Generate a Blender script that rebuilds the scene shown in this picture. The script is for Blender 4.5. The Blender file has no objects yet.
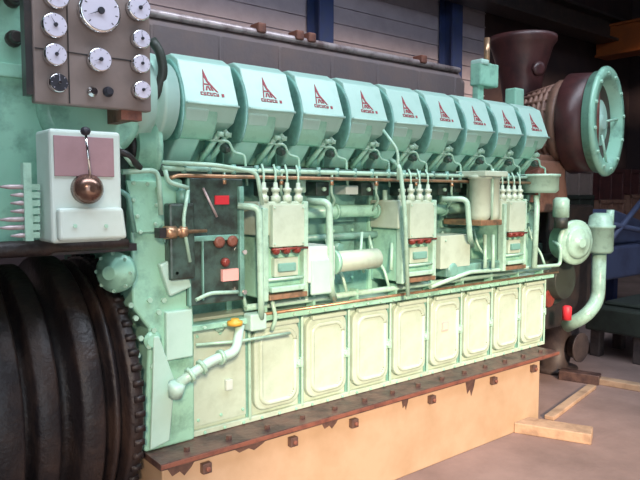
import bpy, bmesh, math, random
from mathutils import Vector, Matrix
random.seed(7)
C = bpy.context.scene.collection
PI = math.pi

# ------------------------------------------------------------------ camera
TH = math.radians(51); PITCH = math.atan(47/640)
CAM = Vector((0, 0, 1.6))
FW = Vector((math.cos(TH)*math.cos(PITCH), math.sin(TH)*math.cos(PITCH), -math.sin(PITCH)))
RT = Vector((math.sin(TH), -math.cos(TH), 0)); UP = RT.cross(FW)
cd = bpy.data.cameras.new('camera'); cam = bpy.data.objects.new('camera', cd); C.objects.link(cam)
cd.sensor_width = 36; cd.lens = 36; cd.clip_start = 0.05; cd.clip_end = 100
cam.matrix_world = Matrix.Translation(CAM) @ Matrix((RT, UP, -FW)).transposed().to_4x4()
bpy.context.scene.camera = cam

def P(px, py, y):
    """point on the vertical plane y seen at photo pixel px, py (used to measure the engine)"""
    d = FW + RT*((px-320)/640) + UP*((240-py)/640)
    return CAM + d*(y/d.y)

# ------------------------------------------------------------------ world, sun, lights, exposure
sc = bpy.context.scene
sc.view_settings.view_transform = 'Standard'; sc.view_settings.look = 'None'
sc.view_settings.gamma = 1; sc.view_settings.use_curve_mapping = False
sc.view_settings.exposure = 0.1
w = bpy.data.worlds.new('sky'); sc.world = w; w.use_nodes = True
bg = w.node_tree.nodes['Background']; bg.inputs[0].default_value = (0.62, 0.80, 1.0, 1); bg.inputs[1].default_value = 1.0

def light(name, kind, loc, direction, energy, color, **kw):
    l = bpy.data.lights.new(name, kind); l.energy = energy; l.color = color
    for k, v in kw.items(): setattr(l, k, v)
    o = bpy.data.objects.new(name, l); C.objects.link(o); o.location = loc
    o.rotation_euler = Vector(direction).to_track_quat('-Z', 'Y').to_euler()
    return o
light('sun', 'SUN', (-4, -8, 5), (0.50, 0.85, -0.40), 6.6, (1.0, 0.74, 0.54), angle=math.radians(8))
# daylight: the open hall gate behind the camera and the roof lights
light('gate_daylight', 'AREA', (-0.87, -4.15, 2.2), (0.0, 1, 0.0), 90, (0.80, 0.92, 1.0), shape='RECTANGLE', size=3.6, size_y=4.2)
light('roof_daylight', 'AREA', (2.0, 0.2, 6.4), (0.05, 0.3, -1), 480, (0.80, 0.88, 1.0), shape='RECTANGLE', size=9, size_y=1.6)

# ------------------------------------------------------------------ materials
def mat(name, col, col2=None, rough=0.5, metal=0.0, scale=6.0, mixlo=0.45, mixhi=0.7, bump=0.0, bscale=40, spec=0.5, detail=6.0):
    m = bpy.data.materials.new(name); m.use_nodes = True
    nt = m.node_tree; b = nt.nodes['Principled BSDF']
    b.inputs['Roughness'].default_value = rough; b.inputs['Metallic'].default_value = metal
    b.inputs['Specular IOR Level'].default_value = spec
    tc = nt.nodes.new('ShaderNodeTexCoord')
    if col2:
        n = nt.nodes.new('ShaderNodeTexNoise'); n.inputs['Scale'].default_value = scale; n.inputs['Detail'].default_value = detail
        n.inputs['Roughness'].default_value = 0.65
        nt.links.new(tc.outputs['Object'], n.inputs['Vector'])
        r = nt.nodes.new('ShaderNodeMapRange'); r.inputs[1].default_value = mixlo; r.inputs[2].default_value = mixhi
        nt.links.new(n.outputs['Fac'], r.inputs[0])
        x = nt.nodes.new('ShaderNodeMix'); x.data_type = 'RGBA'
        x.inputs[6].default_value = (*col, 1); x.inputs[7].default_value = (*col2, 1)
        nt.links.new(r.outputs[0], x.inputs[0]); nt.links.new(x.outputs[2], b.inputs['Base Color'])
    else:
        b.inputs['Base Color'].default_value = (*col, 1)
    if bump:
        n2 = nt.nodes.new('ShaderNodeTexNoise'); n2.inputs['Scale'].default_value = bscale; n2.inputs['Detail'].default_value = 3
        nt.links.new(tc.outputs['Object'], n2.inputs['Vector'])
        bp = nt.nodes.new('ShaderNodeBump'); bp.inputs['Strength'].default_value = bump; bp.inputs['Distance'].default_value = 0.01
        nt.links.new(n2.outputs['Fac'], bp.inputs['Height']); nt.links.new(bp.outputs[0], b.inputs['Normal'])
    return m
M = {}
M['green'] = mat('green_paint', (0.31, 0.60, 0.46), (0.10, 0.22, 0.17), 0.26, scale=7, mixlo=.5, mixhi=.8, bump=.25, bscale=24)
M['cover'] = mat('cover_paint', (0.44, 0.66, 0.58), (0.37, 0.60, 0.51), 0.30, scale=9, mixlo=.45, mixhi=.8, bump=.08, bscale=25)
M['oily'] = mat('oily_shaded_green_paint', (0.055, 0.10, 0.085), (0.025, 0.035, 0.03), 0.3, scale=9, mixlo=.42, mixhi=.6, bump=.3, bscale=30)  # grimy green for recesses, with some of their shade put into the colour
M['dirty_shaded'] = mat('dirty_shaded_green_paint', (0.17, 0.38, 0.32), (0.07, 0.15, 0.125), 0.35, scale=7, mixlo=.46, mixhi=.68, bump=.25, bscale=30)  # dirt plus the shade of recesses and gaps, both put into the colour
M['door'] = mat('crankcase_door_paint', (0.46, 0.58, 0.47), (0.36, 0.46, 0.36), 0.24, scale=8, mixlo=.45, mixhi=.75, bump=.15, bscale=14)
M['pipe'] = mat('pipe_paint', (0.38, 0.61, 0.49), (0.20, 0.35, 0.27), 0.3, scale=14, mixlo=.5, mixhi=.75)
M['copper'] = mat('copper_pipe', (0.50, 0.30, 0.18), (0.20, 0.16, 0.11), 0.3, 0.6, scale=20)
M['cream'] = mat('cream_bed_paint', (0.46, 0.33, 0.22), (0.36, 0.25, 0.15), 0.45, scale=3.0, mixlo=.4, mixhi=.75, bump=.06, bscale=12)
M['rust'] = mat('rusty_steel', (0.20, 0.075, 0.05), (0.09, 0.035, 0.03), 0.55, scale=12, bump=.3)
M['ledge'] = mat('greasy_ledge', (0.13, 0.075, 0.06), (0.05, 0.03, 0.03), 0.4, scale=9, mixlo=.4, mixhi=.6, bump=.3)
M['black'] = mat('oily_black_steel', (0.012, 0.008, 0.009), (0.045, 0.026, 0.020), 0.5, 0.0, scale=5, mixlo=.45, mixhi=.68, bump=.5)
M['dark'] = mat('dark_metal', (0.03, 0.028, 0.03), (0.06, 0.045, 0.04), 0.4, 0.2, scale=10)
M['panel'] = mat('taupe_panel_paint', (0.22, 0.17, 0.155), (0.18, 0.14, 0.13), 0.5, scale=8)
M['chrome'] = mat('chrome', (0.75, 0.75, 0.75), None, 0.12, 1.0)
M['dial'] = mat('gauge_dial', (0.62, 0.60, 0.72), None, 0.25)
M['ink'] = mat('dial_ink', (0.02, 0.02, 0.03), None, 0.5)
M['white'] = mat('pale_box_paint', (0.56, 0.66, 0.62), (0.48, 0.59, 0.54), 0.4, scale=6)
M['pink'] = mat('mauve_dial_plate', (0.34, 0.21, 0.23), (0.29, 0.18, 0.20), 0.5, scale=9)
M['bronze'] = mat('bronze_knob', (0.22, 0.13, 0.10), (0.07, 0.04, 0.04), 0.22, 0.7, scale=18)
M['redlab'] = mat('red_label', (0.60, 0.03, 0.045), None, 0.5)
M['pinklab'] = mat('pink_label', (0.85, 0.42, 0.38), None, 0.5)
M['redfit'] = mat('red_fitting', (0.22, 0.04, 0.03), (0.10, 0.03, 0.025), 0.35, scale=20)
M['yellow'] = mat('yellow_cap', (0.65, 0.38, 0.05), None, 0.4)
M['logo'] = mat('maroon_logo_paint', (0.33, 0.045, 0.06), None, 0.5)
M['duct'] = mat('sooty_duct_steel', (0.15, 0.12, 0.125), (0.19, 0.135, 0.125), 0.5, 0.1, scale=4, mixlo=.4, mixhi=.7, bump=.2)
M['ductedge'] = mat('bare_steel_highlight', (0.50, 0.42, 0.43), (0.20, 0.14, 0.14), 0.4, 0.3, scale=9, mixlo=.45, mixhi=.65)  # bare steel, also the painted highlight on the duct edge
M['brown'] = mat('brown_heat_paint', (0.24, 0.13, 0.095), (0.13, 0.065, 0.05), 0.5, scale=10, bump=.2)
M['maroon'] = mat('dark_maroon_metal', (0.07, 0.024, 0.024), (0.035, 0.014, 0.016), 0.4, scale=8, bump=.1)
M['floor'] = mat('dusty_concrete', (0.29, 0.20, 0.175), (0.17, 0.115, 0.10), 0.7, scale=1.6, mixlo=.35, mixhi=.7, bump=.3, bscale=18)
M['wall'] = mat('hall_wall_cladding', (0.40, 0.36, 0.42), (0.32, 0.29, 0.34), 0.7, scale=2)
M['darkwall'] = mat('dark_hall_wall', (0.045, 0.03, 0.035), (0.07, 0.045, 0.045), 0.8, scale=1.5)
M['bluesteel'] = mat('blue_steel', (0.025, 0.045, 0.14), (0.03, 0.05, 0.11), 0.5, scale=5)
M['bluemach'] = mat('blue_machine_paint', (0.07, 0.09, 0.17), (0.05, 0.06, 0.12), 0.5, scale=4)
M['orange'] = mat('orange_crane_paint', (0.26, 0.07, 0.015), (0.18, 0.05, 0.015), 0.5, scale=3)
M['wood'] = mat('weathered_wood', (0.46, 0.31, 0.20), (0.26, 0.17, 0.11), 0.7, scale=7, bump=.3)
M['darkmach'] = mat('grimy_machine_paint', (0.085, 0.065, 0.06), (0.03, 0.022, 0.025), 0.5, scale=6, mixlo=.4, mixhi=.65)
M['murky'] = mat('murky_green_paint', (0.035, 0.045, 0.036), (0.018, 0.018, 0.017), 0.5, scale=6)

# ------------------------------------------------------------------ mesh building
ORG = {}
class MB:
    def __init__(s): s.v = []; s.f = []; s.m = []; s.sm = []; s.mats = []
    def mi(s, m):
        if m not in s.mats: s.mats.append(m)
        return s.mats.index(m)
    def add(s, vs, fs, m, smooth=False):
        o = len(s.v); s.v += [Vector(p) for p in vs]; k = s.mi(m)
        for f in fs: s.f.append([o+i for i in f]); s.m.append(k); s.sm.append(smooth)
        return s
    def box(s, x0, x1, y0, y1, z0, z1, m, R=None):
        vs = [Vector((x, y, z)) for x in (x0, x1) for y in (y0, y1) for z in (z0, z1)]
        if R is not None:
            c = Vector(((x0+x1)/2, (y0+y1)/2, (z0+z1)/2)); vs = [R @ (p-c) + c for p in vs]
        return s.add(vs, [(0,1,3,2),(4,6,7,5),(0,4,5,1),(2,3,7,6),(0,2,6,4),(1,5,7,3)], m)
    def prism(s, pts, a, b, m, axis='x', smooth=False):
        """profile pts: (y,z) for axis x, (x,z) for axis y, (x,y) for axis z"""
        def mk(p, t): return {'x': (t, p[0], p[1]), 'y': (p[0], t, p[1]), 'z': (p[0], p[1], t)}[axis]
        n = len(pts); vs = [mk(p, a) for p in pts] + [mk(p, b) for p in pts]
        s.add(vs, [tuple(range(n))[::-1], tuple(range(n, 2*n))], m)
        o = len(s.v)-2*n; k = s.mi(m)
        for i in range(n):
            j = (i+1) % n; s.f.append([o+i, o+j, o+n+j, o+n+i]); s.m.append(k); s.sm.append(smooth)
        return s
    def lathe(s, org, ax, prof, m, n=32, smooth=True):
        org = Vector(org); q = Vector(ax).normalized().to_track_quat('Z', 'Y')
        vs = []; fs = []
        for (t, r) in prof:
            for i in range(n):
                a = 2*PI*i/n; vs.append(org + q @ Vector((r*math.cos(a), r*math.sin(a), t)))
        for k in range(len(prof)-1):
            for i in range(n):
                j = (i+1) % n; fs.append((k*n+i, k*n+j, (k+1)*n+j, (k+1)*n+i))
        s.add(vs, fs, m, smooth)
        o = len(s.v)-len(vs); k = s.mi(m)
        s.f.append([o+i for i in range(n)][::-1]); s.m.append(k); s.sm.append(False)
        L = (len(prof)-1)*n
        s.f.append([o+L+i for i in range(n)]); s.m.append(k); s.sm.append(False)
        return s
    def cyl(s, a, b, r, m, n=16):
        a = Vector(a); b = Vector(b); return s.lathe(a, b-a, [(0, r), ((b-a).length, r)], m, n)
    def tube(s, path, r, m, n=10, fil=0.03):
        pts = [Vector(p) for p in path]; out = [pts[0]]
        for i in range(1, len(pts)-1):
            p = pts[i]; d0 = (pts[i-1]-p); d1 = (pts[i+1]-p)
            f = min(fil, d0.length*.45, d1.length*.45); a = p+d0.normalized()*f; b = p+d1.normalized()*f
            for k in range(6):
                t = k/5; out.append(a*(1-t)**2 + p*2*t*(1-t) + b*t*t)
        out.append(pts[-1]); pts = out
        vs = []; fs = []; N = None
        for i, p in enumerate(pts):
            T = (pts[min(i+1, len(pts)-1)] - pts[max(i-1, 0)]).normalized()
            if N is None: N = T.orthogonal().normalized()
            N = (N - T*N.dot(T)).normalized(); B = T.cross(N)
            for k in range(n):
                a = 2*PI*k/n; vs.append(p + N*r*math.cos(a) + B*r*math.sin(a))
        L = len(pts)
        for i in range(L-1):
            for k in range(n):
                j = (k+1) % n; fs.append((i*n+k, i*n+j, (i+1)*n+j, (i+1)*n+k))
        s.add(vs, fs, m, True)
        o = len(s.v)-len(vs); kk = s.mi(m)
        s.f.append([o+i for i in range(n)][::-1]); s.m.append(kk); s.sm.append(False)
        s.f.append([o+(L-1)*n+i for i in range(n)]); s.m.append(kk); s.sm.append(False)
        return s
    def bolt(s, p, ax, r, m, h=None):
        p = Vector(p); ax = Vector(ax).normalized(); h = h or r
        return s.lathe(p, ax, [(0, r), (h, r)], m, 6, False)
    def build(s, name, parent=None, bevel=0, seg=2, org=None):
        me = bpy.data.meshes.new(name)
        if org is None:
            xs = [p.x for p in s.v]; ys = [p.y for p in s.v]; zs = [p.z for p in s.v]
            org = Vector(((min(xs)+max(xs))/2, (min(ys)+max(ys))/2, min(zs)))
        me.from_pydata([p-org for p in s.v], [], s.f)
        for k in s.mats: me.materials.append(M[k])
        me.polygons.foreach_set('material_index', s.m); me.polygons.foreach_set('use_smooth', s.sm)
        bm = bmesh.new(); bm.from_mesh(me); bmesh.ops.recalc_face_normals(bm, faces=bm.faces); bm.to_mesh(me); bm.free()
        o = bpy.data.objects.new(name, me); C.objects.link(o); ORG[o.name] = org
        if parent is not None: o.parent = parent; o.location = org - ORG[parent.name]
        else: o.location = org
        if bevel:
            b = o.modifiers.new('bevel', 'BEVEL'); b.width = bevel; b.segments = seg; b.limit_method = 'ANGLE'; b.angle_limit = math.radians(40)
            b.harden_normals = False
        return o
def rr(x0, x1, z0, z1, r, n=5):
    """rounded rectangle outline"""
    out = []
    for cx, cz, a0 in ((x1-r, z1-r, 0), (x0+r, z1-r, 90), (x0+r, z0+r, 180), (x1-r, z0+r, 270)):
        for k in range(n+1):
            a = math.radians(a0+90*k/n); out.append((cx+r*math.cos(a), cz+r*math.sin(a)))
    return out
def tag(o, label, cat, group=None, kind=None):
    if label: o['label'] = label
    if cat: o['category'] = cat
    if group: o['group'] = group
    if kind: o['kind'] = kind
    return o
def thing(name, loc, label, cat, group=None):
    o = bpy.data.objects.new(name, None); C.objects.link(o); o.location = loc; o.empty_display_size = .1
    ORG[o.name] = Vector(loc); return tag(o, label, cat, group)
def struct(o): o['kind'] = 'structure'; return o
def clone(o, parent, d=Vector((0, 0, 0))):
    c = o.copy(); C.objects.link(c); c.parent = parent; c.location = o.location + Vector(d)
    ORG[c.name] = ORG[o.name] + Vector(d)
    for ch in list(o.children): clone(ch, c)
    return c

# ------------------------------------------------------------------ the hall
M['bounce_apron'] = mat('bounce_apron_concrete', (0.66, 0.56, 0.46), (0.58, 0.48, 0.38), 0.8, scale=2)  # unseen pale ground added to bounce sunlight up under the covers
struct(MB().box(-7, 18, .4, 9, -.2, 0, 'floor').box(-7, 18, -14, .4, -.2, 0, 'bounce_apron').build('floor'))
b = MB().box(-7, 18, 8.5, 8.7, 0, 7.2, 'darkwall')
struct(b.build('wall_back'))
struct(MB().box(17.8, 18, -4.4, 8.5, 0, 7.2, 'darkwall').build('wall_right'))
struct(MB().box(-7, -6.8, -4.4, 8.5, 0, 7.2, 'darkwall').build('wall_left'))
b = MB().box(-6.8, -2.75, -4.4, -4.2, 0, 7.2, 'darkwall').box(1.0, 5.2, -4.4, -4.2, 0, 7.2, 'darkwall').box(7.0, 17.8, -4.4, -4.2, 0, 7.2, 'darkwall')
b.box(-2.75, 1.0, -4.4, -4.2, 4.7, 7.2, 'darkwall').box(5.2, 7.0, -4.4, -4.2, 3.0, 7.2, 'darkwall')  # unseen wall; its openings are shaped to bound the sun patches
struct(b.build('wall_front'))
b = MB().box(-7, 18, -4.4, -0.8, 7.2, 7.4, 'darkwall').box(-7, 18, 1.4, 8.7, 7.2, 7.4, 'darkwall')
struct(b.build('ceiling'))
# glazing band of translucent ribbed sheets
b = MB().box(-6.8, 11.2, 8.40, 8.50, 3.0, 5.55, 'wall')
for k in range(9): b.box(-6.8, 11.2, 8.375, 8.41, 3.05+k*.28, 3.075+k*.28, 'wall')
struct(b.build('window_1'))
for k, x in enumerate((6.62, 9.85)):
    b = MB().box(x-.14, x+.14, 8.0, 8.04, 0, 7.2, 'bluesteel').box(x-.02, x+.02, 8.04, 8.3, 0, 7.2, 'bluesteel').box(x-.14, x+.14, 8.3, 8.34, 0, 7.2, 'bluesteel')
    tag(b.build('steel_column'), ['blue steel hall column rising behind the middle of the grey exhaust duct', 'blue steel hall column rising behind the right end of the grey exhaust duct'][k], 'column', 'blue columns along the hall wall')
# ------------------------------------------------------------------ engine bed
bed = thing('engine_bed', (2.5, 3.0, 0), 'long cream painted steel bed under the green engine', 'engine bed')
b = MB().box(1.12, 3.93, 2.43, 3.7, 0, .455, 'cream')
b.build('bed_body', bed, .006)
b = MB().box(1.10, 4.12, 2.40, 3.72, .455, .485, 'ledge')
b.box(1.10, 4.12, 2.395, 2.40, .462, .482, 'rust')
b.build('top_flange', bed, .003)
for px, w_, h_ in ((470, .05, .11), (405, .03, .07), (330, .06, .05), (250, .10, .04), (180, .07, .06)):
    x = P(px, 400, 2.43).x
    MB().prism([(x-w_, .455), (x+w_, .455), (x+w_*.7, .455-h_*.5), (x+w_*.2, .455-h_), (x-w_*.1, .455-h_*.6), (x-w_*.6, .455-h_*.8)], 2.4285, 2.44, 'ledge', 'y').build('ledge_shadow', bed)  # jagged dark patches painted as the shadow of ledge and bolts
for px, py in ((204, 436), (291, 413), (430, 387), (492, 367), (532, 355), (352, 408)):
    p = P(px, py, 2.43); bb = MB().box(p.x-.022, p.x+.022, 2.40, 2.43, .385, .43, 'ledge').bolt((p.x, 2.40, .407), (0, -1, 0), .012, 'rust', .012)
    bb.build('jacking_lug', bed, .003)
for k in range(14):
    x = 1.25+k*.21; MB().bolt((x, 2.46, .485), (0, 0, 1), .015, 'ledge', .02).build('foundation_bolt', bed)

# ------------------------------------------------------------------ engine
ENG = thing('marine_diesel_engine', (2.7, 3.0, .485), 'long pale green nine cylinder marine diesel engine standing on the cream bed', 'engine')
X0 = 1.335; PCH = .32
b = MB().prism([(2.60, .485), (2.60, 1.0), (2.64, 1.02), (3.46, 1.02), (3.5, 1.0), (3.5, .485)], 1.13, 4.215, 'door')
b.build('crankcase', ENG, .006)
b = MB().box(1.2, 4.25, 2.53, 2.62, .985, 1.012, 'green')
b.build('crankcase_ledge', ENG, .004)
b = MB().box(1.16, 4.20, 2.74, 3.4, 1.01, 1.70, 'dirty_shaded')  # darker green carries the shade of the recess
for i in range(10):
    x = X0+i*PCH-.03; b.box(x-.015, x+.015, 2.72, 2.75, 1.02, 1.69, 'green')
b.build('cylinder_block', ENG, .004)
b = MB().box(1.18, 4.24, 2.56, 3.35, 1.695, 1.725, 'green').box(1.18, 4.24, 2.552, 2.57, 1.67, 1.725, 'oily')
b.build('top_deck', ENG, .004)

# crankcase doors
def door(x0, parent):
    x1 = x0+.272; b = MB()
    b.prism(rr(x0, x1, .535, .955, .055), 2.600, 2.566, 'door', 'y')
    d = b.build('crankcase_door', parent, .008, 3)
    g = MB(); pts = rr(x0+.035, x1-.03, .565, .915, .05)
    path = [Vector((p[0], 2.566, p[1])) for p in pts]; path.append(path[0])
    g.tube(path, .012, 'door', 8, .001); g.build('embossed_rim', d)
    g = MB().box(x0+.03, x1-.01, 2.55, 2.580, .945, .968, 'door'); g.build('lifting_lip', d, .006)
    g = MB().box(x1-.035, x1-.003, 2.553, 2.572, .715, .755, 'pipe').bolt((x1-.019, 2.553, .735), (0, -1, 0), .010, 'pipe', .010)
    g.box(x1+.004, x1+.022, 2.56, 2.6, .71, .76, 'pipe'); g.build('door_latch', d, .002)
    return d
d0 = door(X0+PCH+.016, ENG)
for i in range(1, 8): clone(d0, ENG, (PCH*i, 0, 0))
# stiles between the doors and the blank first bay
for i in range(9):
    x = X0+PCH*(i+1); b = MB().box(x-.020, x+.012, 2.59, 2.60, .50, .975, 'dirty_shaded')
    b.tube([(x-.006, 2.578, .50), (x-.006, 2.578, .97)], .008, 'pipe', 8)
    b.build('door_stile', ENG, .003)
b = MB().box(1.345, 1.63, 2.582, 2.60, .53, .975, 'door')
for (x, z) in ((1.37, .56), (1.37, .95), (1.61, .56), (1.61, .95), (1.49, .95), (1.49, .56)): b.bolt((x, 2.582, z), (0, -1, 0), .009, 'green', .008)
bp = b.build('blank_side_plate', ENG, .003)
p = P(219, 326, 2.58)
MB().lathe(p, (0, -1, 0), [(0, .028), (.012, .028), (.014, .015), (.022, .015)], 'pipe', 16).build('inspection_plug', bp)
p = P(228, 384, 2.58)
MB().box(p.x-.02, p.x+.015, 2.56, 2.582, p.z-.025, p.z+.025, 'white').build('small_tag_plate', bp, .003)
# bottom flange line with bolts
b = MB().box(1.15, 4.22, 2.575, 2.60, .487, .512, 'door')
for k in range(27): b.bolt((1.4+k*.105, 2.575, .498), (0, -1, 0), .009, 'green', .008)
b.build('crankcase_foot_rail', ENG, .003)
# red data plate on a door
p = P(444, 326, 2.572)
b = MB().box(p.x-.03, p.x+.03, 2.560, 2.568, p.z-.028, p.z+.028, 'pinklab').box(p.x-.022, p.x+.022, 2.558, 2.561, p.z-.02, p.z+.02, 'door')
tag(b.build('data_plate', ENG), 'small faded red framed plate', None)

# ---- cylinder heads and covers (nine)
def arcprof(cy, cz, r, a0, a1, n=14, back=2.86):
    pts = []
    for k in range(n+1):
        a = math.radians(a0+(a1-a0)*k/n); pts.append((cy-r*math.cos(a), cz+r*math.sin(a)))
    return pts + [(back, pts[-1][1]), (back, pts[0][1])]
CX0 = 1.296
def make_head(x):
    b = MB().prism(arcprof(2.695, 1.972, .236, -40, 60, 20), x-.070, x-.052, 'dirty_shaded', smooth=True)
    b.prism(arcprof(2.695, 1.972, .215, -42, 62), x-.054, x+.12, 'green', smooth=True)
    b.box(x-.05, x+.235, 2.70, 3.35, 1.725, 2.05, 'green')
    h = b.build('cylinder_head', ENG, .010, 3)
    # cover: leaning logo face above, undercut face below
    prof = [(2.535, 2.170), (2.462, 1.978), (2.51, 1.905), (2.60, 1.868), (2.80, 1.86), (2.86, 2.205), (2.60, 2.205)]
    b = MB().prism(prof, x-.052, x+.218, 'cover')
    for xx in (x+.03, x+.11, x+.19): b.bolt((xx, 2.545, 1.875), (0, -.7, -.7), .013, 'cover', .03)
    c = b.build('rocker_cover', ENG, .014, 3)
    g = MB().tube([(x-.048, 2.455, 1.975), (x+.214, 2.455, 1.975)], .006, 'cover', 8); g.build('cover_seam', c)
    # logo, painted on the leaning face: spire on a barred foot
    A = Vector((x, 2.535, 2.170)); B = Vector((x, 2.462, 1.978)); U = (A-B).normalized(); N = Vector((0, -U.z, U.y))
    def q(s, t): return B + U*t + Vector((s, 0, 0)) + N*.0025
    g = MB()
    def poly(pts):
        n = len(pts); v = [q(*p) for p in pts] + [q(*p)-N*.004 for p in pts]
        g.add(v, [tuple(range(n)), tuple(range(n, 2*n))[::-1]] + [(i, (i+1) % n, n+(i+1) % n, n+i) for i in range(n)], 'logo')
    ox, oy, S = .045, .040, .0160
    def pp(*a): poly([(ox+u*S, oy+v*S) for u, v in a])
    pp((0, 1.3), (.35, 1.3), (.95, 5.6), (1.15, 8.2), (.7, 5.4))           # spire, left stroke
    pp((1.15, 8.2), (1.05, 5.6), (1.7, 4.2), (4.3, 1.3), (4.8, 1.3), (2.2, 4.6))  # right slope
    pp((.75, 3.3), (2.6, 3.3), (2.35, 3.7), (.8, 3.7))
    pp((.9, 1.6), (1.4, 1.6), (1.7, 2.9), (1.3, 2.9)); pp((2.1, 1.6), (2.6, 1.6), (2.1, 2.9), (1.7, 2.9)); pp((2.9, 1.6), (3.4, 1.6), (2.9, 2.7), (2.5, 2.9))
    for k, (w, h) in enumerate(((.8, 1), (.7, 1), (.8, 1), (.7, 1), (.8, 1), (.7, .9))):   # worn lettering strokes
        u = -.9+k*1.0
        pp((u, 0), (u+.22, 0), (u+.22, h), (u, h)); pp((u+.2, 0), (u+w, 0), (u+w, .24), (u+.2, .24)); 
        if k % 2 == 0: pp((u+.2, h-.24), (u+w, h-.24), (u+w, h), (u+.2, h))
        else: pp((u+w-.2, .2), (u+w, .2), (u+w, h), (u+w-.2, h))
    pp((5.7, 0), (6.5, 0), (6.5, .9), (5.7, .9))
    tag(g.build('logo', c), 'dark red spire emblem', None)
    # intake arm sloping down to the block
    b = MB().prism([(2.470, 1.960), (2.49, 1.905), (2.66, 1.725), (2.86, 1.725), (2.86, 1.80), (2.58, 1.95)], x-.045, x+.075, 'cover')
    b.build('intake_arm', ENG, .014, 3)
    # rocker lubrication fittings, push rod tubes, injector line
    for dx, y0 in ((.125, 2.53), (.175, 2.545)):
        b = MB().tube([(x+dx+.03, y0, 1.862), (x+dx-.02, 2.64, 1.725)], .013, 'pipe', 10)
        b.lathe((x+dx+.03, y0, 1.845), (0, -.2, 1), [(0, .018), (.022, .018)], 'pipe', 8)
        b.build('push_rod_tube', ENG)
    b = MB().tube([(x+.10, 2.60, 1.84), (x+.12, 2.535, 1.825), (x+.20, 2.525, 1.825), (x+.225, 2.53, 1.775), (x+.285, 2.525, 1.765), (x+.30, 2.53, 1.62)], .0065, 'pipe', 8, .02)
    b.build('injector_pipe', ENG)
    b = MB().lathe((x+.16, 2.66, 1.725), (0, -.25, 1), [(0, .04), (.05, .04), (.055, .028), (.1, .026), (.105, .035), (.12, .035)], 'dirty_shaded', 14)
    b.lathe((x+.20, 2.58, 1.80), (0, -.6, -.2), [(0, .022), (.03, .022), (.035, .012), (.05, .012)], 'oily', 12)
    b.build('valve_housing', ENG)
heads = []
before = set(ENG.children)
make_head(CX0)
new = [o for o in ENG.children if o not in before]
for o in new:
    o.location += Vector((.062, .07, .015)); ORG[o.name] = ORG[o.name] + Vector((.062, .07, .015))
for i in range(1, 9):
    for o in new: clone(o, ENG, (PCH*.999*i, 0, 0))

# ---- rails along the deck
b = MB().tube([(1.20, 2.545, 1.705), (4.22, 2.545, 1.705)], .012, 'pipe'); 
for k in range(24): b.lathe((1.30+k*.125, 2.545, 1.675), (0, 0, 1), [(0, .012), (.055, .012)], 'dirty_shaded', 8)
b.build('fuel_supply_rail', ENG)
b = MB().tube([(1.22, 2.535, 1.66), (1.26, 2.52, 1.675), (2.6, 2.52, 1.672), (4.2, 2.52, 1.668)], .009, 'copper'); b.build('fuel_return_rail', ENG)
b = MB().tube([(1.62, 2.565, 1.055), (4.24, 2.565, 1.055)], .016, 'pipe', 12).tube([(1.7, 2.53, 1.02), (4.3, 2.53, 1.02)], .008, 'copper', 8)
for k in range(9): b.box(1.72+k*.3, 1.735+k*.3, 2.55, 2.61, 1.01, 1.08, 'green')
b.build('lower_oil_rail', ENG)
# long manifold tubes behind the pump groups
b = MB().tube([(1.75, 2.66, 1.50), (4.15, 2.66, 1.50)], .034, 'green', 16)
for k in range(8): b.lathe((1.95+k*.3, 2.66, 1.50), (1, 0, 0), [(0, .044), (.018, .044)], 'green', 16)
b.build('cooling_manifold', ENG)
b = MB().tube([(1.75, 2.69, 1.36), (4.15, 2.69, 1.36)], .02, 'dirty_shaded', 12); b.build('lower_manifold', ENG)
b = MB()
for i in range(9):
    x = 1.40+i*PCH; b.box(x-.09, x+.09, 2.715, 2.745, 1.09, 1.42, 'dirty_shaded'); b.box(x-.08, x+.08, 2.70, 2.72, 1.44, 1.655, 'dirty_shaded')
    for dx in (-.07, .07):
        for z in (1.12, 1.39): b.bolt((x+dx, 2.715, z), (0, -1, 0), .011, 'green', .012)
b.build('block_cover_plates', ENG, .004)

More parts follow.
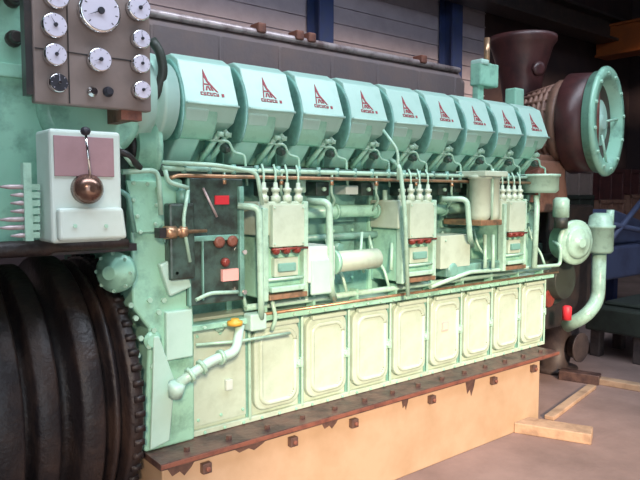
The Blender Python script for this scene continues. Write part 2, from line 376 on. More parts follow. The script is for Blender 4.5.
# ---- three injection pump groups
def pump_group(px0, px1, top, pl0, pl1, pzt, pzb, bot):
    Y = 2.46
    xa = P(px0, 240, Y).x; xb = P(px1, 240, Y).x; W = xb-xa
    g = MB().box(xa, xb, Y+.03, 2.72, 1.40, 1.56, 'door').box(xa+.02, xb-.02, Y+.05, 2.74, 1.10, 1.40, 'green')
    r = g.build('injection_pump_group', ENG, .008)
    g = MB().box(xa+W*.22, xb-W*.12, Y, Y+.035, 1.345, 1.545, 'door')
    for sx in (xa+W*.25, xb-W*.15):
        for z in (1.36, 1.53): g.bolt((sx, Y, z), (0, -1, 0), .006, 'pipe', .006)
    tag(g.build('pump_cover_plate', r, .004), 'flat square pale plate', None)
    for k in range(4):
        x = xa+W*(.16+.24*k)
        g = MB().lathe((x, Y+.05, 1.555), (0, 0, 1), [(0, .024), (.03, .024), (.034, .016), (.05, .016), (.052, .022), (.068, .022), (.07, .012), (.095, .010)], 'door', 12)
        g.tube([(x, Y+.05, 1.64), (x+.004, Y+.055, 1.70), (x+.01, 2.54, 1.735)], .006, 'pipe', 8, .02)
        g.build('delivery_valve', r)
    for k in range(3):
        x = xa+W*(.3+.22*k)
        g = MB().lathe((x, Y+.03, 1.325), (0, -1, 0), [(0, .017), (.03, .017), (.034, .010), (.04, .010)], 'redfit', 10)
        tag(g.build('bleed_screw', r), 'dull red screw', None)
    g = MB().box(xa+W*.05, xa+W*.16, Y+.01, Y+.06, 1.09, 1.53, 'pipe').box(xb-W*.10, xb, Y+.01, Y+.06, 1.09, 1.56, 'pipe')
    g.build('side_bracket', r, .006)
    g = MB().box(xa+W*.3, xb-W*.2, Y+.02, Y+.07, 1.20, 1.29, 'door').box(xa+W*.36, xb-W*.28, Y+.005, Y+.03, 1.225, 1.265, 'dirty_shaded')
    g.box(xa+W*.2, xb-W*.1, Y+.0, Y+.07, 1.13, 1.155, 'pipe').box(xa+W*.15, xb-W*.05, Y+.0, Y+.10, 1.095, 1.12, 'copper')
    g.build('control_linkage', r, .004)
    g = MB().tube([(xa+W*.1, Y+.02, 1.19), (xb-W*.02, Y+.02, 1.19)], .008, 'pipe', 8)
    g.build('rack_rod', r)
    MB().tube([(xa+W*.2, Y+.0, 1.335), (xb-W*.05, Y+.0, 1.335)], .006, 'redfit', 8).build('bleed_rod', r)
    return r
pump_group(262, 310, 0,0,0,0,0,0)
pump_group(402, 438, 0,0,0,0,0,0)
pump_group(504, 528, 0,0,0,0,0,0)

# ---- pipes with elbows on the side
def pix_tube(name, pts, r, m, fil=.04, lab=None):
    o = MB().tube([P(*p) for p in pts], r, m, 12, fil).build(name, ENG)
    return o
pix_tube('oil_riser_pipe', [(238, 206, 2.52), (259, 207, 2.46), (261, 300, 2.46), (261, 318, 2.5)], .016, 'pipe')
pix_tube('oil_riser_pipe', [(150, 162, 2.58), (215, 165, 2.47), (257, 172, 2.44), (262, 205, 2.44)], .010, 'pipe')
pix_tube('oil_riser_pipe', [(308, 201, 2.56), (329, 202, 2.45), (331, 290, 2.45), (334, 298, 2.52)], .018, 'pipe')
pix_tube('oil_riser_pipe', [(442, 199, 2.56), (467, 199, 2.45), (470, 238, 2.45), (472, 246, 2.55)], .017, 'pipe')
pix_tube('oil_riser_pipe', [(391, 160, 2.50), (400, 166, 2.42), (405, 215, 2.42), (408, 296, 2.44)], .012, 'pipe')
pix_tube('oil_riser_pipe', [(383, 130, 2.50), (398, 150, 2.44), (398, 180, 2.43)], .008, 'pipe')
pix_tube('drain_pipe', [(485, 235, 2.50), (485, 268, 2.46)], .012, 'pipe')
pix_tube('drain_pipe', [(493, 235, 2.50), (493, 268, 2.46)], .012, 'pipe')
pix_tube('drain_pipe', [(362, 232, 2.60), (360, 262, 2.56), (364, 272, 2.6)], .008, 'pipe')
pix_tube('drain_pipe', [(392, 243, 2.56), (391, 270, 2.53)], .010, 'pipe')
pix_tube('drain_pipe', [(385, 190, 2.62), (385, 225, 2.62)], .014, 'pipe')
# small round housing and bright horizontal cylinder
b = MB()
a = P(334, 262, 2.50); e = P(376, 259, 2.50)
b.lathe((a.x, 2.50, a.z), (1, 0, 0), [(0, .045), (.01, .055), ((e.x-a.x), .055), ((e.x-a.x)+.01, .045)], 'door', 24)
b.lathe((a.x-.02, 2.50, a.z), (1, 0, 0), [(0, .066), (.022, .066)], 'green', 24)
b.build('oil_cylinder', ENG)
a = P(309, 247, 2.45); e = P(331, 293, 2.45)
b = MB().box(a.x, e.x+.03, 2.45, 2.7, e.z+.06, a.z, 'white').box(a.x+.01, e.x-.0, 2.44, 2.46, e.z, a.z-.06, 'cover')
b.build('governor_drive_box', ENG, .012, 3)
b = MB(); a = P(440, 236, 2.5); e = P(470, 266, 2.5)
b.box(a.x+.01, e.x, 2.5, 2.72, e.z, a.z, 'door'); b.bolt((a.x+.05, 2.5, a.z-.03), (0, -1, 0), .008, 'pipe', .008)
b.build('terminal_box', ENG, .012, 3)
b = MB(); a = P(444, 272, 2.52); e = P(500, 262, 2.52)
b.box(a.x, e.x, 2.50, 2.7, 1.09, 1.16, 'dirty_shaded').lathe((a.x+.06, 2.56, 1.13), (0, -1, 0), [(0, .05), (.06, .05), (.07, .03)], 'dirty_shaded', 16)
b.build('lower_housing', ENG, .01, 3)
for (px, py, w, h, m_) in ((350, 190, .09, .05, 'white'), (372, 186, .06, .04, 'white'), (300, 186, .05, .07, 'pipe'), (455, 186, .07, .08, 'oily')):
    p = P(px, py, 2.62); MB().box(p.x-w/2, p.x+w/2, 2.60, 2.72, p.z-h/2, p.z+h/2, m_).build('junction_block', ENG, .006)

# small drain lines, unions and ledge bolts along the block
for i in range(9):
    x = 1.50+i*PCH
    MB().tube([(x, 2.545, 1.70), (x, 2.55, 1.60), (x+.05, 2.58, 1.56), (x+.05, 2.63, 1.50)], .007, 'pipe', 8, .02).lathe((x, 2.546, 1.64), (0, 0, 1), [(0, .012), (.02, .012)], 'copper', 6).build('leak_off_pipe', ENG)
    MB().tube([(x+.12, 2.56, 1.06), (x+.12, 2.60, 1.16), (x+.07, 2.64, 1.25), (x+.07, 2.68, 1.36)], .009, 'pipe', 8, .03).build('drain_line', ENG)
    g = MB().lathe((x+.17, 2.72, 1.30), (0, -1, 0), [(0, .04), (.015, .04), (.02, .025), (.05, .022)], 'dirty_shaded', 16); g.build('block_plug', ENG)
    g = MB().box(x-.06, x+.03, 2.60, 2.73, 1.585, 1.66, 'oily').bolt((x-.015, 2.60, 1.62), (0, -1, 0), .014, 'pipe', .02); g.build('lifter_housing', ENG, .008)
for k in range(28):
    MB().bolt((1.38+k*.1, 2.53, .999), (0, -1, 0), .008, 'pipe', .01).build('ledge_bolt', ENG)
# ---- duplex filter
p = P(486, 200, 2.46); fx = p.x
f = MB().box(fx-.13, fx+.10, 2.37, 2.60, 1.70, 1.735, 'door').box(fx-.02, fx+.0, 2.58, 2.6, 1.42, 1.72, 'door').box(fx-.12, fx+.09, 2.40, 2.7, 1.40, 1.435, 'copper').build('duplex_oil_filter', ENG, .006)
for dx, r in ((-.062, .066), (.055, .05)):
    z0 = 1.45; g = MB().lathe((fx+dx, 2.46, 1.415), (0, 0, 1), [(0, r*.55), (.03, r*.9), (.05, r), (.27, r), (.272, r*1.15), (.295, r*1.15)], 'door', 28)
    g.build('filter_bowl', f)
MB().cyl((fx-.0, 2.415, 1.42), (fx-.0, 2.415, 1.75), .009, 'pipe', 8).build('clamp_rod', f)

# ---- dirty fuel control housing with labels at the front end, its dark paint holding both dirt and shade
a = P(188, 178, 2.52); e = P(246, 294, 2.52)
g = MB().box(a.x, e.x, 2.54, 2.75, 1.10, 1.665, 'oily').box(a.x+.0, e.x-.0, 2.53, 2.545, 1.385, 1.41, 'dirty_shaded')
g.box(a.x, a.x+.012, 2.525, 2.55, 1.1, 1.665, 'dirty_shaded').box(a.x+.07, a.x+.078, 2.528, 2.545, 1.12, 1.40, 'dirty_shaded').box(e.x-.03, e.x-.005, 2.52, 2.55, 1.12, 1.63, 'dirty_shaded')
cb = g.build('fuel_control_housing', ENG, .008)
p = P(222.5, 200, 2.53); tag(MB().box(p.x-.036, p.x+.036, 2.532, 2.54, p.z-.020, p.z+.020, 'redlab').build('warning_label', cb), 'small bright red label', None)
p = P(231, 275, 2.52); tag(MB().box(p.x-.042, p.x+.042, 2.522, 2.54, p.z-.027, p.z+.027, 'pinklab').build('type_label', cb), 'pale pink label', None)
for px, py in ((218, 242), (231, 241)):
    p = P(px, py, 2.54); MB().lathe((p.x, 2.54, p.z), (0, -1, 0), [(0, .026), (.02, .026), (.025, .015)], 'rust', 16).build('control_knob', cb)
p = P(224, 262, 2.54); MB().lathe((p.x, 2.54, p.z), (0, -1, 0), [(0, .02), (.02, .02), (.03, .01)], 'redfit', 14).build('control_knob', cb)
MB().tube([P(203, 188, 2.53), P(217, 217, 2.51)], .006, 'ductedge', 8).build('control_lever', cb)
for px, py in ((244, 252), (244, 292)): MB().bolt(P(px, py, 2.51), (0, -1, 0), .012, 'chrome', .01).build('clamp_bolt', cb)
MB().tube([P(196, 300, 2.5), P(210, 293, 2.5), P(238, 292, 2.5)], .009, 'pipe', 8).build('drip_pipe', cb)

# ---- front gear case
g = MB().prism([(1.10, .485), (1.34, .485), (1.345, 1.02), (1.30, 1.66), (1.06, 1.70), (1.06, 1.12), (1.13, 1.02)], 2.555, 3.45, 'green', 'y')
gc = g.build('gear_case', ENG, .012, 3)
g = MB().prism([(1.115, .50), (1.205, .52), (1.235, .78), (1.165, .99), (1.14, .99), (1.13, .75)], 2.545, 2.53, 'cover', 'y'); g.build('gear_case_rib', gc, .006)
a = P(165, 312, 2.54); e = P(192, 356, 2.54)
MB().box(a.x, e.x, 2.528, 2.56, e.z, a.z, 'cover').build('inspection_plate', gc, .006)
a = P(126, 178, 2.54); e = P(160, 232, 2.54)
g = MB().prism([(a.x, a.z-.01), (e.x, a.z-.01), (e.x+.01, e.z+.03), (e.x-.03, e.z), (a.x+.04, e.z)], 2.555, 2.535, 'green', 'y')
for px, py in ((133, 183), (147, 184), (157, 188), (156, 205), (155, 224), (140, 232), (133, 200), (137, 216)):
    p = P(px, py, 2.535); g.bolt(p, (0, -1, 0), .010, 'pipe', .01)
g.build('end_plate', gc, .004)
p = P(172, 272, 2.55)
g = MB().box(p.x-.05, p.x+.06, 2.52, 2.56, p.z-.09, p.z+.06, 'cover', Matrix.Rotation(math.radians(-18), 3, 'Y')); g.bolt((p.x, 2.52, p.z), (0, -1, 0), .018, 'pipe', .02); g.build('inspection_plate', gc, .01)
p = P(121, 272, 2.53)
g = MB().lathe((p.x, 2.56, p.z), (-.8, -.6, 0), [(0, .085), (.03, .085), (.035, .07), (.05, .066), (.055, .03), (.07, .028)], 'green', 28)
for k in range(8):
    a_ = k*PI/4; q = Vector((-.8, -.6, 0)).normalized().to_track_quat('Z', 'Y'); c = Vector((p.x, 2.56, p.z)) + q @ Vector((.077*math.cos(a_), .077*math.sin(a_), .03)); g.bolt(c, (-.8, -.6, 0), .008, 'pipe', .01)
g.build('round_end_cover', gc)
g = MB()
for px, py in ((135, 318), (140, 338), (148, 346), (152, 366), (158, 312), (149, 300), (163, 300), (130, 305), (153, 330), (137, 355), (170, 250), (180, 262), (165, 240)):
    p = P(px, py, 2.555); g.bolt(p, (0, -1, 0), .012, 'pipe', .014)
g.build('gear_case_bolts', gc)
p = P(152, 340, 2.555)
MB().lathe((p.x, 2.555, p.z), (0, -1, 0), [(0, .04), (.01, .04), (.012, .028), (.02, .028)], 'green', 20).build('sensor_boss', gc)
p = P(172, 232, 2.55)
g = MB().lathe((p.x-.06, 2.50, p.z+.002), (1, 0, 0), [(0, .028), (.05, .028), (.052, .018), (.07, .018), (.072, .026), (.10, .026), (.105, .009), (.2, .008)], 'copper', 14)
g.box(p.x-.09, p.x-.05, 2.48, 2.53, p.z-.02, p.z+.022, 'dark'); g.build('shutoff_valve', ENG)
pix_tube('gear_case_pipe', [(122, 172, 2.5), (158, 170, 2.5), (161, 215, 2.5)], .011, 'pipe')
pix_tube('gear_case_pipe', [(118, 190, 2.48), (128, 195, 2.48), (134, 232, 2.5)], .010, 'dirty_shaded')
pix_tube('gear_case_pipe', [(165, 170, 2.5), (168, 182, 2.5), (188, 188, 2.5)], .010, 'pipe')
pix_tube('gear_case_pipe', [(188, 190, 2.5), (183, 222, 2.49), (190, 262, 2.5)], .008, 'pipe')
p = P(183, 196, 2.52); MB().lathe((p.x, 2.53, p.z-.03), (0, 0, 1), [(0, .025), (.05, .025), (.055, .014), (.08, .014)], 'dirty_shaded', 14).build('sensor_plug', ENG)
p = P(187, 240, 2.52); MB().box(p.x-.09, p.x+.03, 2.50, 2.56, p.z-.17, p.z+.16, 'oily').build('solenoid_block', ENG, .01)
# lower water pipe with flanges
b = MB(); pts = [P(176, 386, 2.5), P(186, 378, 2.46), P(212, 360, 2.46), P(236, 352, 2.47), P(240, 325, 2.5)]
b.tube(pts, .022, 'cover', 14, .04)
for k, t in ((1, .1), (1, .55), (2, .3)):
    c = pts[k].lerp(pts[k+1], t); d = (pts[k+1]-pts[k]).normalized(); b.lathe(c, d, [(0, .034), (.016, .034)], 'pipe', 16)
b.lathe(pts[0]+Vector((-.01, -.01, -.04)), (0, -.3, 1), [(0, .03), (.06, .038), (.065, .02)], 'cover', 16)
b.build('water_pipe', ENG)
p = P(235, 325, 2.5); tag(MB().lathe((p.x, 2.5, p.z), (0, 0, 1), [(0, .036), (.018, .036), (.022, .02), (.03, .018)], 'yellow', 16).build('filler_cap', ENG), 'yellow cap', None)
pix_tube('drain_pipe', [(196, 345, 2.54), (240, 341, 2.5), (290, 333, 2.5)], .007, 'pipe')
p = P(258, 322, 2.5); MB().box(p.x-.045, p.x+.045, 2.49, 2.56, p.z-.04, p.z+.04, 'cover').build('pipe_clamp_block', ENG, .008)
pix_tube('drain_pipe', [(272, 300, 2.5), (276, 318, 2.5), (272, 330, 2.52)], .010, 'pipe')

# ---- charge air elbow at the front end
b = MB().lathe((1.02, 2.66, 2.0), (1, 0, 0), [(0, .16), (.02, .19), (.13, .19), (.135, .165), (.15, .165), (.155, .20), (.175, .20), (.19, .17), (.24, .17)], 'cover', 36)
b.build('air_inlet_bend', ENG)
b = MB().tube([(.98, 2.6, 1.86), (1.0, 2.52, 2.0), (1.01, 2.56, 2.12), (1.02, 2.70, 2.22)], .022, 'green', 12, .08); b.build('hose', ENG)
b = MB().tube([P(152, 40, 2.5), P(160, 52, 2.48), P(164, 72, 2.48), P(154, 100, 2.5), P(132, 112, 2.5)], .020, 'murky', 12, .05).build('hose', ENG)

# ---- exhaust duct behind the heads
b = MB().prism([(3.30, 2.0), (3.28, 2.50), (3.34, 2.585), (3.75, 2.585), (3.80, 2.5), (3.80, 2.0)], .9, 4.10, 'duct')
b.prism([(3.31, 2.05), (3.30, 2.48), (3.36, 2.55), (3.74, 2.55), (3.79, 2.48), (3.79, 2.05)], 4.10, 4.16, 'duct')
for k in range(7):
    x = 1.5+k*.42; b.box(x-.012, x+.012, 3.276, 3.29, 2.0, 2.5, 'duct')
ed = b.build('exhaust_duct', ENG, .02, 3)
b = MB().tube([(.9, 3.30, 2.565), (4.08, 3.30, 2.565)], .022, 'ductedge', 10); tag(b.build('edge_highlight', ed), 'pale highlight painted along the top edge', None)  # pale rail whose colour stands for the highlight on the duct edge
for px in (262, 300, 312, 424):
    p = P(px, 50, 3.27); MB().box(p.x-.03, p.x+.03, 3.26, 3.36, 2.56, 2.62, 'rust').build('lifting_lug', ed, .01)
b = MB().box(1.2, 4.2, 3.0, 3.32, 1.72, 2.12, 'dark'); b.build('duct_support', ENG)

# ---- front end housing (charge air cooler) at the left
b = MB().box(.25, .98, 2.56, 3.3, 1.36, 3.0, 'green').box(.22, 1.0, 2.54, 2.57, 2.02, 2.07, 'green').box(.40, .425, 2.53, 2.57, 1.4, 2.95, 'green')
for k in range(8): b.bolt((.978, 2.62, 1.44+k*.05), (1, 0, 0), .01, 'pipe', .015)
for z in (2.3, 2.16): b.lathe((.63, 2.50, z), (0, 1, 0), [(0, .022), (.03, .022), (.035, .03), (.08, .03)], 'dark', 12)
hs = b.build('charge_air_cooler', ENG, .012)
b = MB().lathe((.90, 2.50, 1.93), (0, 1, 0), [(0, .17), (.02, .20), (.1, .20)], 'green', 32); b.build('cooler_end_dome', hs)
b = MB()
b.lathe((.55, 2.44, 2.34), (0, 1, 0), [(0, .045), (.03, .06), (.12, .06)], 'dark', 20).lathe((.545, 2.43, 2.34), (0, 1, 0), [(0, .02), (.03, .02)], 'ductedge', 12)
b.build('thermostat_head', hs)
b = MB().box(.575, .60, 2.265, 2.30, 1.44, 1.70, 'pipe')
for k in range(7):
    p = P(33, 187+k*8, 2.28); L = .085 if k in (0, 4, 5) else .05
    b.lathe((p.x+.01, 2.28, p.z), (-1, 0, 0), [(0, .009), (L, .008), (L+.03, .003)], 'ductedge', 10)
    b.box(p.x-.01, p.x+.02, 2.27, 2.29, p.z-.01, p.z+.01, 'pipe')
b.build('tube_stubs', ENG)
b = MB().box(.35, 1.06, 2.50, 2.7, 1.365, 1.395, 'dark').lathe((.3, 2.45, 1.40), (1, 0, 0), [(0, .03), (.4, .03), (.42, .02), (.7, .02)], 'black', 12)
b.build('dark_bracket_rail', ENG)
pix_tube('gear_case_pipe', [(105, 150, 2.5), (125, 152, 2.46), (140, 168, 2.5)], .014, 'dark')
pix_tube('gear_case_pipe', [(112, 138, 2.52), (128, 160, 2.46), (132, 165, 2.5)], .008, 'pipe')
b = MB().lathe((1.19, 2.66, 1.80), (-1, 0, 0), [(0, .15), (.02, .15), (.025, .13), (.09, .12)], 'green', 32).lathe((1.11, 2.66, 1.80), (-1, 0, 0), [(0, .09), (.03, .085), (.04, .03), (.1, .03)], 'black', 24); b.build('end_shaft_seal', ENG)
b = MB().box(.86, 1.08, 2.6, 2.9, 1.40, 1.9, 'oily'); b.build('end_support', ENG, .01)

# ---- gauge board
gp = MB().box(.628, 1.045, 2.30, 2.345, 1.905, 2.46, 'panel')
gb = gp.build('gauge_board', ENG, .006)
MB().box(.605, .63, 2.31, 2.36, 1.93, 2.45, 'dark').build('side_rail', gb)
MB().box(.66, .70, 2.345, 2.6, 2.02, 2.06, 'dark').build('board_bracket', gb)
MB().box(.95, .99, 2.345, 2.6, 1.87, 2.06, 'rust').box(.93, 1.01, 2.31, 2.36, 1.87, 1.91, 'rust').build('board_bracket', gb)
g = MB().box(.740, .744, 2.297, 2.301, 1.91, 2.45, 'dark').box(.632, 1.04, 2.297, 2.301, 2.083, 2.087, 'dark'); g.build('board_joint', gb)
def gauge(px, py, r, ang, face='dial', name='gauge'):
    p = P(px, py, 2.30); x, z = p.x, p.z
    g = MB().lathe((x, 2.301, z), (0, -1, 0), [(0, r*.93), (.02, r), (.032, r), (.036, r*.9)], 'chrome', 32)
    g.lathe((x, 2.262, z), (0, -1, 0), [(-.004, r*.89), (.0015, r*.89)], face, 32)
    ink = 'ink' if face == 'dial' else 'dial'
    for k in range(9 if r > .05 else 7):
        a = math.radians(225-270*k/(8 if r > .05 else 6)); c, s = math.cos(a), math.sin(a); w = r*.025
        def q(u, v): return (x+u*c-v*s, 2.2598, z+u*s+v*c)
        v0 = [q(r*.70, -w), q(r*.82, -w), q(r*.82, w), q(r*.70, w)]
        g.add(v0, [(0, 1, 2, 3)], ink)
    a = math.radians(ang); c, s = math.cos(a), math.sin(a)
    g.prism([(x-s*r*.04-c*r*.15, z+c*r*.04-s*r*.15), (x+s*r*.04-c*r*.15, z-c*r*.04-s*r*.15), (x+c*r*.72, z+s*r*.72)], 2.258, 2.2565, ink, 'y')
    g.lathe((x, 2.2585, z), (0, -1, 0), [(0, r*.17), (.006, r*.15)], 'ink' if face == 'dial' else 'chrome', 16)
    return g.build(name, gb)
tag(gauge(97, 13, .074, 205, name='tachometer'), 'large white round dial with black hub', None)
for (px, py, r, a) in ((54, -2, .042, 100), (52, 27, .042, 120), (53, 56, .038, 60), (97, 61, .042, 200), (136, 10, .044, 45), (138, 40.5, .034, 100), (138, 65, .034, 80), (139, 91, .034, 30)):
    gauge(px, py, r, a)
gauge(56, 84, .032, 90, 'ink')
for px in (91.5, 107.5):
    p = P(px, 92, 2.30); g = MB().lathe((p.x, 2.301, p.z), (0, -1, 0), [(0, .018), (.012, .018), (.014, .011), (.03, .012)], 'chrome' if px < 100 else 'ink', 16); g.build('switch_knob', gb)

# ---- lever box
lb = MB().box(.640, .882, 2.20, 2.36, 1.432, 1.812, 'white').build('control_box', ENG, .012, 3)
a = P(53, 135, 2.2); e = P(114, 177, 2.2)
tag(MB().box(a.x, e.x, 2.195, 2.21, e.z, a.z, 'pink').build('scale_plate', lb, .002), 'mauve plate', None)
p = P(86, 189, 2.2)
MB().prism([(.655, 1.55), (.875, 1.55), (.888, 1.44), (.655, 1.44)], 2.17, 2.21, 'white', 'y').build('lower_cover', lb, .012, 3)
MB().lathe((p.x, 2.2, p.z), (0, -1, 0), [(0, .052), (.03, .050), (.04, .044), (.06, .030), (.066, .01)], 'bronze', 32).build('lever_hub', lb)
kp = P(86, 131, 2.15)
MB().tube([(p.x, 2.155, p.z+.03), (kp.x, 2.155, kp.z)], .0045, 'chrome', 8).build('lever_rod', lb)
MB().lathe((kp.x, 2.155, kp.z-.014), (0, 0, 1), [(0, .006), (.004, .013), (.014, .017), (.024, .013), (.028, .005)], 'ink', 18).build('lever_ball', lb)
for px in (75, 106):
    q = P(px, 226, 2.17); MB().bolt((q.x, 2.17, q.z), (0, -1, 0), .007, 'pipe', .005).build('cover_screw', lb)
MB().box(.70, .82, 2.36, 2.58, 1.5, 1.7, 'green').build('box_bracket', lb)

# ---- far end: pump casing, round cover, filter can, elbows
g = MB().box(4.20, 4.45, 2.82, 3.4, .49, 1.72, 'dirty_shaded'); g.build('rear_gear_case', ENG, .02)
a = P(524, 182, 2.5); 
g = MB().lathe((4.02, 2.52, 1.60), (0, 0, 1), [(0, .105), (.02, .125), (.11, .125), (.112, .135), (.13, .135)], 'pipe', 28); g.build('header_tank', ENG)
pix_tube('oil_riser_pipe', [(536, 196, 2.52), (537, 205, 2.50), (534, 268, 2.46)], .020, 'pipe')
pix_tube('oil_riser_pipe', [(430, 287, 2.50), (470, 272, 2.50), (560, 265, 2.52), (561, 246, 2.5), (553, 242, 2.6)], .013, 'pipe')
g = MB()
c = P(571, 243, 2.52); g.lathe((c.x+.12, 2.66, c.z), (-.25, -1, 0), [(0, .14), (.10, .14), (.11, .17), (.14, .17), (.145, .15), (.15, .125), (.155, .12), (.17, .12), (.175, .10), (.18, .09), (.185, .04), (.20, .035)], 'pipe', 36)
g.build('round_pump_cover', ENG)
c = P(561, 208, 2.6); g = MB().lathe((c.x, 2.6, c.z-.07), (0, 0, 1), [(0, .06), (.13, .06), (.15, .04)], 'pipe', 16).lathe((c.x-.03, 2.58, c.z-.15), (0, 0, 1), [(0, .05), (.08, .05)], 'murky', 16); g.build('solenoid', ENG)
c = P(600, 232, 2.6)
g = MB().lathe((c.x, 2.6, c.z-.17), (0, 0, 1), [(0, .09), (.02, .105), (.20, .105), (.205, .115), (.225, .115), (.23, .095), (.30, .085), (.325, .05)], 'pipe', 28)
g.lathe((c.x+.06, 2.55, c.z+.05), (0, 0, 1), [(0, .03), (.13, .03)], 'pipe', 10)
g.build('rear_filter_can', ENG)
q1 = P(600, 262, 2.6)
MB().tube([(c.x, 2.6, c.z-.15), (c.x, 2.6, P(599, 300, 2.6).z), P(586, 316, 2.6), P(566, 326, 2.78)], .055, 'pipe', 16, .16).build('suction_pipe', ENG)
g = MB().lathe((4.62, 2.85, .92), (0, -1, 0), [(0, .2), (.12, .2), (.13, .16), (.2, .15)], 'murky', 24).lathe((4.5, 2.78, .78), (0, -1, 0), [(0, .07), (.07, .07)], 'redfit', 20)
g.box(4.3, 4.9, 2.85, 3.3, .5, 1.2, 'oily'); g.build('water_pump', ENG, .006)
p = P(567, 312, 2.6); tag(MB().lathe((p.x, 2.6, p.z-.06), (0, 0, 1), [(0, .035), (.1, .035), (.11, .02)], 'redlab', 14).build('oil_cap', ENG), 'glossy red cap', None)

# ---- turbocharger
TC = Vector((4.93, 2.50, 2.155)); TA = Vector((-.19, .98, 0)).normalized(); TX = Vector((TA.y, -TA.x, 0)); TZ = Vector((0, 0, 1))
def tp(u, a_, v): return TC + TX*u + TA*a_ + TZ*v
g = MB().lathe(tp(0, .08, 0), TA, [(0, .385), (.20, .40), (.22, .37)], 'maroon', 48)
t = g.build('turbocharger', ENG)
g = MB().lathe(TC, TA, [(0.15, .0), (.15, .29), (.0, .325), (-.0, .415), (.012, .425), (.030, .425), (.035, .40), (.09, .395)], 'green', 56)
g.lathe(tp(.04, .15, 0), -TA, [(0, .22), (.06, .20), (.075, .17), (.08, .06), (.10, .05)], 'cover', 40)
g.tube([tp(-.16, .06, -.22), tp(-.16, .06, .22)], .03, 'rust', 10)
for k in range(12):
    a = k*PI/6+.2; g.bolt(tp(.37*math.cos(a), 0, .37*math.sin(a)), -TA, .014, 'pipe', .014)
for a in (-1.4, .15): g.tube([tp(.1*math.cos(a), .06, .1*math.sin(a)), tp(.32*math.cos(a), .03, .32*math.sin(a))], .010, 'pipe', 8)
tag(g.build('inlet_flange', t), 'round pale green flange', None)
g = MB().lathe(tp(0, .30, 0), TA, [(0, .35), (.06, .36)] + [(.06+.045*k+d, r) for k in range(6) for d, r in ((0, .345-.012*k), (.022, .345-.012*k), (.023, .315-.012*k), (.044, .315-.012*k))] + [(.36, .26)], 'brown', 40)
for k in range(22):
    a = k*2*PI/22; g.cyl(tp(.335*math.cos(a), .35, .335*math.sin(a)), tp(.28*math.cos(a), .62, .28*math.sin(a)), .013, 'brown', 6)
g.build('ribbed_housing', t)
g = MB().lathe((4.93, 3.3, 2.24), (0, 0, 1), [(0, .15), (.15, .15), (.25, .165), (.38, .19), (.52, .23), (.62, .26), (.66, .29), (.70, .29), (.705, .27), (.6, .25)], 'maroon', 44)
g.lathe((4.78, 3.05, 2.62), (-.3, -1, 0), [(0, .06), (.03, .06), (.035, .03)], 'maroon', 16)
g.build('exhaust_bell', t)
g = MB().box(4.4, 4.75, 2.75, 3.2, 1.45, 1.85, 'brown').prism([(4.35, 1.5), (4.9, 1.5), (4.8, 1.9), (4.45, 1.9)], 2.8, 3.3, 'brown', 'y').lathe((4.42, 2.72, 1.72), (0, 1, -.4), [(0, .09), (.3, .12)], 'rust', 16)
g.box(4.6, 5.3, 2.8, 3.5, .5, 1.5, 'dark')
g.build('turbo_pedestal', t, .02)
# green bracket and vent between duct and turbocharger
g = MB(); a = P(479, 100, 3.0); zt = P(480, 63, 3.0).z
g.box(a.x-.035, a.x+.035, 2.98, 3.04, 2.1, zt, 'green').box(a.x-.05, a.x+.17, 2.95, 3.05, zt-.17, zt, 'green').box(a.x-.05, a.x+.04, 2.94, 3.05, zt-.02, zt+.02, 'cover')
e = P(510, 95, 3.0); g.box(e.x, e.x+.12, 2.95, 3.05, 2.1, P(510, 88, 3.0).z, 'green').box(a.x, e.x+.1, 2.97, 3.03, 2.2, 2.28, 'green')
g.build('support_bracket', ENG, .012)
p = P(487, 48, 3.0); g = MB().cyl((p.x, 3.0, zt-.02), (p.x, 3.0, P(487, 38, 3.0).z), .022, 'copper', 14); g.build('vent_stub', ENG)

# ------------------------------------------------------------------ coupling in front of the engine
cp = thing('shaft_coupling', (.4, 3.05, 0), 'big oily black ribbed coupling drum in front of the green engine end', 'coupling')
prof = [(-.6, .45)]
for (x0, x1, r) in ((-.55, -.40, .58), (-.34, -.2, .60), (-.14, 0, .60), (.06, .2, .60), (.27, .40, .60), (.47, .60, .605), (.645, .735, .585), (.80, .895, .615), (.935, .965, .59), (.995, 1.06, .60)):
    prof += [(x0, .50), (x0, r-.012), (x0+.012, r), (x1-.012, r), (x1, r-.012), (x1, .50)]
prof += [(1.075, .44)]
g = MB().lathe((0, 3.05, .70), (1, 0, 0), prof, 'black', 96, True)
for k in range(60):
    a = k*PI/30; c_ = Vector((1.045, 3.05-.6*math.cos(a), .7+.6*math.sin(a))); g.box(c_.x-.03, c_.x+.012, c_.y-.012, c_.y+.012, c_.z-.012, c_.z+.012, 'black', Matrix.Rotation(a, 3, 'X'))
g.build('coupling_drum', cp)
o = list(cp.children)[0]
for p_ in o.data.polygons: p_.use_smooth = True
g = MB().box(-.75, -.55, 2.75, 3.35, 0, .12, 'dark').box(-.72, -.61, 2.9, 3.2, .1, .9, 'dark'); g.build('pedestal', cp, .01)

# ------------------------------------------------------------------ planks on the floor
def plank(name, x0, x1, y0, y1, z0, z1, rot, m, label, cat, group=None):
    c = Vector(((x0+x1)/2, (y0+y1)/2, 0)); Rm = Matrix.Rotation(math.radians(rot), 3, 'Z')
    g = MB().box(x0, x1, y0, y1, z0, z1, m, Rm); o = g.build(name, None, .006); tag(o, label, cat, group); return o

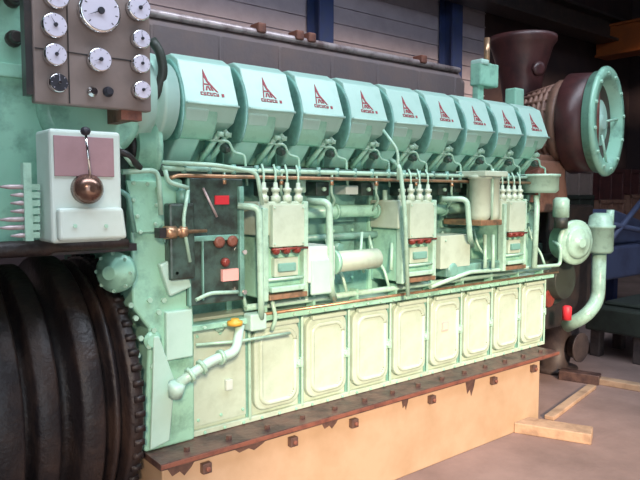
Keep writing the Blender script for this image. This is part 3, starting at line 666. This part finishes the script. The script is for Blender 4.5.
def beam(name, a, b_, wdt, h, z, m, label, cat, group=None):
    a = Vector(a); b_ = Vector(b_); d = (b_-a).normalized(); n = Vector((-d.y, d.x))*wdt/2
    o = MB().prism([tuple(a+n), tuple(b_+n), tuple(b_-n), tuple(a-n)], z, z+h, m, 'z').build(name, None, .006); return tag(o, label, cat, group)
def G(px, py, z=0):
    """point on the floor seen at photo pixel px, py"""
    d = FW + RT*((px-320)/640) + UP*((240-py)/640); p = CAM + d*((z-CAM.z)/d.z); return (p.x, p.y)
beam('timber_beam', G(516, 429), G(592, 441), .16, .07, 0, 'wood', 'short sunlit wooden beam lying on the floor by the bed corner', 'timber')
beam('timber_beam', G(549, 420), G(592, 388), .07, .03, 0, 'wood', 'thin pale strip standing in for a band of sunlight on the floor behind the short beam', 'timber')  # raised pale strip built in place of a band of sunlight
beam('timber_beam', G(592, 382), G(650, 392), .10, .05, 0, 'wood', 'pale plank on the floor in front of the murky green machine', 'timber')
beam('timber_beam', G(560, 378), G(600, 384), .12, .08, 0, 'ledge', 'dark reddish baulk on the floor under the red capped pump', 'timber')

# ------------------------------------------------------------------ machines and stores behind, right
t = thing('gear_machine', (6.0, 3.0, 0), 'murky green machine block on the floor beyond the engine, right edge', 'machine')
g = MB().box(5.95, 7.1, 2.62, 3.2, .26, .50, 'murky').box(6.1, 7.0, 2.7, 3.1, .50, .54, 'murky'); g.build('machine_body', t, .03)
for x in (6.05, 6.5, 6.95):
    for y in (2.70, 3.12): MB().box(x-.05, x+.05, y-.05, y+.05, 0, .27, 'darkmach').build('leg', t, .01)
MB().lathe((6.3, 2.62, .38), (0, -1, 0), [(0, .09), (.05, .09), (.06, .06), (.1, .06)], 'darkmach', 24).build('flange', t)
MB().lathe((6.7, 2.62, .38), (0, -1, 0), [(0, .09), (.04, .09), (.05, .05)], 'darkmach', 20).build('flange', t)
t = thing('blue_frame_machine', (8.2, 4.1, 0), 'blue painted machine with a sloping frame standing behind the filter can', 'machine')
MB().box(7.3, 9.2, 3.75, 4.6, .55, .95, 'bluemach').build('machine_body', t, .03)
MB().prism([(7.5, .95), (8.9, .95), (8.6, 1.25), (7.9, 1.4)], 3.9, 4.4, 'bluemach', 'y').build('hood', t, .03)
for a, e in (((7.3, .95), (8.3, 1.55)), ((8.3, 1.55), (9.2, 1.2)), ((7.3, 1.25), (9.2, 1.0))):
    MB().tube([(a[0], 3.72, a[1]), (e[0], 3.72, e[1])], .035, 'bluemach', 8).build('frame_bar', t)
for x in (7.4, 9.1):
    for y in (3.85, 4.5): MB().box(x-.06, x+.06, y-.06, y+.06, 0, .56, 'bluesteel').build('leg', t, .01)
def drum(x, y, z, r, h, m, label, grp=None):
    t = MB().lathe((x, y, z), (0, 0, 1), [(0, r), (.02, r*1.03), (.04, r), (h*.33, r), (h*.34, r*1.03), (h*.36, r), (h*.66, r), (h*.67, r*1.03), (h*.69, r), (h-.03, r), (h-.01, r*1.03), (h, r*.95)], m, 28).build('oil_drum')
    return tag(t, label, 'drum', grp)
drum(6.7, 4.0, 0, .29, .88, 'darkmach', 'dark oil drum standing between the engine end and the blue machine')
# stacked crates near the back wall
cols = {'rust': 'rust red', 'darkmach': 'grimy dark', 'brown': 'brown', 'murky': 'murky green', 'maroon': 'maroon', 'panel': 'taupe'}
ks = list(cols)
place = ['leftmost stack', 'second stack from the left', 'third stack from the left', 'fourth stack from the left', 'fifth stack from the left', 'rightmost stack']
level = ['bottom', 'second', 'third', 'topmost']
for a in range(6):
    z = 0
    for q_ in range(4):
        m_ = ks[(a*5+q_*2+a//2) % 6]; h = random.uniform(.42, .6); x = 8.0+a*1.12+random.uniform(-.05, .05); w_ = random.uniform(.8, .98); y0 = 5.9+random.uniform(-.05, .05)
        g = MB().box(x, x+w_, y0, y0+.8, z+.001, z+h, m_)
        for u in (.0, .5, 1): g.box(x+u*(w_-.06), x+u*(w_-.06)+.06, y0-.02, y0+.02, z+.001, z+h, m_)
        g.box(x, x+w_, y0-.03, y0+.02, z+h-.07, z+h-.01, m_)
        tag(g.build('crate', None, .006), cols[m_]+' crate, '+level[q_]+' in the '+place[a]+' behind the turbocharger', 'crate', 'crates stacked at the back'); z += h+.001
# second engine block parked behind
t = thing('parked_engine', (6.6, 5.0, 0), 'grimy dark engine block parked behind the round pump cover', 'engine')
MB().box(5.6, 6.3, 4.2, 5.0, .2, 1.25, 'darkmach').build('block', t, .03)
for k in range(3): MB().lathe((5.78+k*.2, 4.4, 1.25), (0, 0, 1), [(0, .09), (.2, .09), (.22, .06), (.3, .05)], 'rust', 16).build('cylinder_top', t)
MB().box(5.5, 6.4, 4.15, 5.05, 0, .2, 'dark').build('skid', t)
MB().lathe((5.95, 4.2, .8), (0, -1, 0), [(0, .3), (.06, .3), (.07, .22), (.1, .22)], 'maroon', 30).build('flywheel', t)
# travelling crane girder, crane rail and roof trusses
g = MB().box(15.0, 15.5, -3.8, 8.0, 4.9, 5.5, 'orange').box(14.95, 15.55, -3.8, 8.0, 4.84, 4.9, 'orange').box(14.95, 15.55, -3.8, 8.0, 5.5, 5.56, 'orange')
tag(g.build('crane_girder', None, .01), 'orange overhead crane girder in the far dark corner of the hall', 'crane')
g = MB().box(-6.8, 17.7, 7.45, 7.95, 5.62, 5.68, 'dark').box(-6.8, 17.7, 7.66, 7.74, 5.2, 5.62, 'dark').box(-6.8, 17.7, 7.45, 7.95, 5.14, 5.2, 'dark')
g.build('trim_1')['kind'] = 'structure'

t = thing('valve_body', (5.2, 3.0, 0), 'dark grimy valve body on the floor beneath the suction pipe', 'valve')
MB().lathe((5.25, 3.1, 0), (0, 0, 1), [(0, .2), (.04, .2), (.05, .12), (.25, .16), (.4, .12), (.45, .2), (.49, .2)], 'darkmach', 28).build('valve_casing', t)
MB().lathe((5.25, 2.93, .25), (0, -1, 0), [(0, .1), (.06, .1), (.065, .13), (.08, .13)], 'darkmach', 24).build('side_flange', t)
